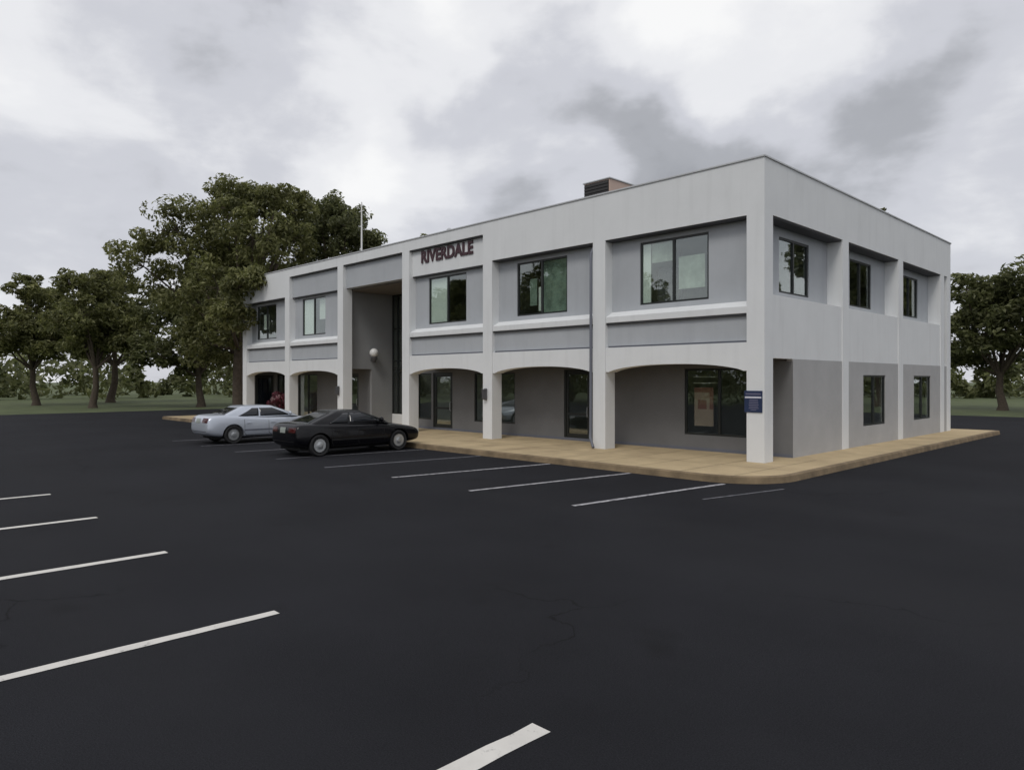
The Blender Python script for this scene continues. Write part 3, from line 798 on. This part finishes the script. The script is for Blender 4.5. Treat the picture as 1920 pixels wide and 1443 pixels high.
# the plain trees of the surroundings: two kinds, copied
gen = random.Random(91)
def generic(seed, h, w):
    r = random.Random(seed); out = []
    for i in range(11):
        a = r.uniform(0,6.28); q = w*math.sqrt(r.random())*.75; z = h*(.42+.5*r.random())
        s = w*r.uniform(.32,.5)*(1.1-.5*abs(z/h-.62)); out.append((q*math.cos(a), q*math.sin(a), z, s))
    out.append((0,0,h*.82,w*.42)); return out
ka = make_tree('shade_tree', generic(5,13,5.5), 3.6, .33, 41, M['leafb'], 'round shade tree growing on the lawn beyond the parking lot', leaf_size=.26, dens=.55, group='trees round the parking lot')
kb = make_tree('shade_tree', generic(8,15,5.0), 4.5, .36, 42, M['leaf'], 'tall shade tree growing on the lawn beyond the parking lot', leaf_size=.26, dens=.55, group='trees round the parking lot')
spots = [(-52,6,.9),(-56,-1,.75),(-60,14,1.0),(-66,-3,.8),(-50,20,1.0),(-70,4,1.0),(-64,24,1.1),(-58,34,1.1),
         (-40,38,.9),(-14,42,1.0),(-4,46,.9),(4,39,1.0),(13,48,1.1),(22,42,1.0),
         (-67,-42,1.0),(-59,-40,1.1),(-51,-43,1.0),(-44,-40,1.05),(-37,-44,1.0),(-23,-47,.9)]
for i, (x, y, s) in enumerate(spots):
    src = ka if i % 2 == 0 else kb
    o = src if i < 2 else copy_tree(src)
    o.location = (x, y, -.06); o.scale = (s,s,s*(1+.06*((i*7) % 5-2))); o.rotation_euler.z = i*1.7

rng = random.Random(77); m = MB(); m2 = MB()  # unseen foliage row, added to darken reflections in the ground floor glass
for i in range(75):
    x = -72+i*.95; leaves(m, (x, -37.5+rng.uniform(-.3,.3), rng.uniform(.8,1.6)), 1.1, 80, .2, rng); leaves(m, (x+.4, -37.5+rng.uniform(-.3,.3), rng.uniform(2.6,3.9)), 1.35, 110, .2, rng)
    if i % 4 == 0: m2.tube([(x,-37.5,-.1),(x+.1,-37.5,3.4)], .06, 6)
hd = empty('hedge', (0,0,0), label='tall green hedge bordering the far side of the parking lot', cat='hedge')
m.build('foliage', M['leafb'], hd); m2.build('stem', M['bark'], hd)

rng = random.Random(17); m = MB()
for i in range(300):
    a = R(-35+i*.72); d_ = rng.uniform(95,125); c = Vector((8-math.sin(a)*d_, -16+math.cos(a)*d_, 0))
    h_ = 5+2.2*math.sin(i*.37)+1.6*math.sin(i*.91+1)+rng.uniform(-.8,.8)
    for k in range(3): leaves(m, (c.x+rng.uniform(-1,1), c.y+rng.uniform(-1,1), h_*(.25+.3*k)), h_*.32, 55, .55, rng, 1)
o = m.build('woods', M['leafb']); tag(o, 'low belt of distant green woods along the horizon', 'woods', kind='stuff')

# potted crimson shrub in the arcade
s = empty('potted_shrub', (-27.0, .62, .15), label='crimson leaved potted shrub with pale pink blossom inside the arcade', cat='potted plant')
m = MB(); m.lathe([(.20,0),(.24,.05),(.31,.42),(.34,.42),(.34,.48),(.29,.48),(.27,.40),(0,.40)], seg=24); m.build('pot', M['pot'], s, smooth=True)
rng = random.Random(2); m = MB(); m2 = MB(); st_ = MB()
for i in range(16):
    c = Vector((rng.uniform(-.45,.45), rng.uniform(-.4,.4), rng.uniform(.65,1.3)))
    st_.tube([(0,0,.38), tuple(c*.5+Vector((0,0,.2))), tuple(c)], [.018,.012,.006], 5)
    leaves(m, c, .22, 60, .075, rng)
for c in ((.15,-.35,1.12),(.32,-.25,1.18),(.05,-.38,1.05)): leaves(m2, c, .13, 60, .04, rng)
m.build('foliage', M['redleaf'], s); m2.build('blossom', M['blossom'], s); st_.build('stem', M['bark'], s)

# ------------------------------------------------------------------ sky, sun, camera
W = bpy.data.worlds.new('World'); bpy.context.scene.world = W; W.use_nodes = True
nt = W.node_tree; N = nt.nodes; L = nt.links; N.clear()
out = N.new('ShaderNodeOutputWorld')
SUN_EL, SUN_AZ = 50, 158                        # azimuth of the sun, measured from +Y clockwise
sky = N.new('ShaderNodeTexSky'); sky.sky_type = 'NISHITA'; sky.sun_disc = False; sky.sun_elevation = R(SUN_EL); sky.sun_rotation = R(SUN_AZ)
bg1 = N.new('ShaderNodeBackground'); bg1.inputs[1].default_value = .10; L.new(sky.outputs[0], bg1.inputs[0])
tc = N.new('ShaderNodeTexCoord'); sep = N.new('ShaderNodeSeparateXYZ'); L.new(tc.outputs['Generated'], sep.inputs[0])
def math_(op, a, b=None, c=None):
    n = N.new('ShaderNodeMath'); n.operation = op
    for i, v in enumerate((a,b,c)):
        if v is None: continue
        if isinstance(v, (int,float)): n.inputs[i].default_value = v
        else: L.new(v, n.inputs[i])
    return n.outputs[0]
zz = math_('ADD', math_('MAXIMUM', sep.outputs[2], 0), .16)
cx_ = math_('DIVIDE', sep.outputs[0], zz); cy_ = math_('DIVIDE', sep.outputs[1], zz)
cmb = N.new('ShaderNodeCombineXYZ'); L.new(cx_, cmb.inputs[0]); L.new(cy_, cmb.inputs[1])
def noise(scale, detail, rough, dist, off):
    mp = N.new('ShaderNodeMapping'); mp.inputs['Location'].default_value = off; L.new(cmb.outputs[0], mp.inputs[0])
    n = N.new('ShaderNodeTexNoise'); n.inputs['Scale'].default_value = scale; n.inputs['Detail'].default_value = detail
    n.inputs['Roughness'].default_value = rough; n.inputs['Distortion'].default_value = dist; L.new(mp.outputs[0], n.inputs['Vector'])
    return n.outputs[0]
n1 = noise(1.1, 6, .5, .4, (3.1,1.7,0))
mp3 = N.new('ShaderNodeMapping'); mp3.inputs['Scale'].default_value = (1,1,1.9); L.new(tc.outputs['Generated'], mp3.inputs[0])
n3 = N.new('ShaderNodeTexNoise'); n3.inputs['Scale'].default_value = 4.2; n3.inputs['Detail'].default_value = 7; n3.inputs['Roughness'].default_value = .54; n3.inputs['Distortion'].default_value = .15
L.new(mp3.outputs[0], n3.inputs['Vector'])
val = math_('ADD', math_('MULTIPLY', math_('SUBTRACT', n1, .5), .7), math_('MULTIPLY', math_('SUBTRACT', n3.outputs[0], .5), 1.75))
# broad dark cloud bellies and bright breaks, each a direction on the sky
F_, CX_, HZ_ = 1328., 955., 712.
def dirpx(px, py):
    v = RV*((px-CX_)/F_) + FV + Vector((0,0,(HZ_-py)/F_)); return v.normalized()
warp = N.new('ShaderNodeVectorMath'); warp.operation = 'ADD'
nw = N.new('ShaderNodeTexNoise'); nw.inputs['Scale'].default_value = 5; nw.inputs['Detail'].default_value = 5; L.new(tc.outputs['Generated'], nw.inputs['Vector'])
sb = N.new('ShaderNodeVectorMath'); sb.operation = 'SUBTRACT'; L.new(nw.outputs['Color'], sb.inputs[0]); sb.inputs[1].default_value = (.5,.5,.5)
ml = N.new('ShaderNodeVectorMath'); ml.operation = 'SCALE'; L.new(sb.outputs[0], ml.inputs[0]); ml.inputs['Scale'].default_value = .17
L.new(tc.outputs['Generated'], warp.inputs[0]); L.new(ml.outputs[0], warp.inputs[1])
wn = N.new('ShaderNodeVectorMath'); wn.operation = 'NORMALIZE'; L.new(warp.outputs[0], wn.inputs[0])
for (px, py, deg, amp) in [(1080,195,9,-.20),(1410,250,12,-.50),(1240,262,5,.16),(900,290,8,-.22),(460,190,6,-.26),(640,110,8,-.12),
                           (1000,60,9,.34),(1430,20,9,1.05),(640,245,5,.18),(740,400,8,.26),(1090,300,4,.22),(540,40,6,.08),(800,110,4,.26)]:
    dn = N.new('ShaderNodeVectorMath'); dn.operation = 'DOT_PRODUCT'; L.new(wn.outputs[0], dn.inputs[0]); dn.inputs[1].default_value = dirpx(px, py)
    mr = N.new('ShaderNodeMapRange'); mr.interpolation_type = 'SMOOTHERSTEP'
    mr.inputs[1].default_value = math.cos(R(deg*1.35)); mr.inputs[2].default_value = 1; mr.inputs[3].default_value = 0; mr.inputs[4].default_value = amp
    L.new(dn.outputs['Value'], mr.inputs[0]); val = math_('ADD', val, mr.outputs[0])
cr = N.new('ShaderNodeValToRGB'); cr.color_ramp.interpolation = 'EASE'
els = cr.color_ramp.elements
els[0].position = 0; els[0].color = (.31,.32,.34,1); els[1].position = 1; els[1].color = (1.0,1.0,1.0,1)
for p, c in ((.28,(.43,.44,.47,1)),(.52,(.65,.66,.71,1)),(.76,(.87,.875,.90,1))):
    e = els.new(p); e.color = c
L.new(math_('ADD', math_('MULTIPLY', val, .62), .60), cr.inputs[0])
bg2 = N.new('ShaderNodeBackground'); L.new(cr.outputs[0], bg2.inputs[0]); bg2.inputs[1].default_value = .98
mxs = N.new('ShaderNodeMixShader'); mxs.inputs[0].default_value = .95
L.new(bg1.outputs[0], mxs.inputs[1]); L.new(bg2.outputs[0], mxs.inputs[2]); L.new(mxs.outputs[0], out.inputs[0])

sl = bpy.data.lights.new('sun', 'SUN'); sl.energy = 1.05; sl.angle = R(18); sl.color = (1,.96,.9)
so_ = bpy.data.objects.new('sun', sl); C.objects.link(so_)
az = R(SUN_AZ); sd = Vector((math.sin(az)*math.cos(R(SUN_EL)), math.cos(az)*math.cos(R(SUN_EL)), math.sin(R(SUN_EL))))
so_.rotation_euler = sd.to_track_quat('Z', 'Y').to_euler(); so_.location = sd*60

cam = bpy.data.cameras.new('camera'); co = bpy.data.objects.new('camera', cam); C.objects.link(co)
cam.sensor_width = 36; cam.sensor_fit = 'HORIZONTAL'; cam.lens = 1328/1920*36; cam.clip_end = 3000; cam.clip_start = .05
cam.shift_x = 5/1920; cam.shift_y = -9.5/1920
co.location = (8.13, -16.67, 2.2); co.rotation_euler = (R(90), 0, math.atan2(.717,.697))
S = bpy.context.scene; S.camera = co
S.view_settings.view_transform = 'Standard'; S.view_settings.look = 'None'; S.view_settings.exposure = 0; S.view_settings.gamma = 1
S.cycles.max_bounces = 10; S.cycles.transparent_max_bounces = 12; S.cycles.sample_clamp_indirect = 6
try: S.cycles.use_denoising = True
except Exception: pass
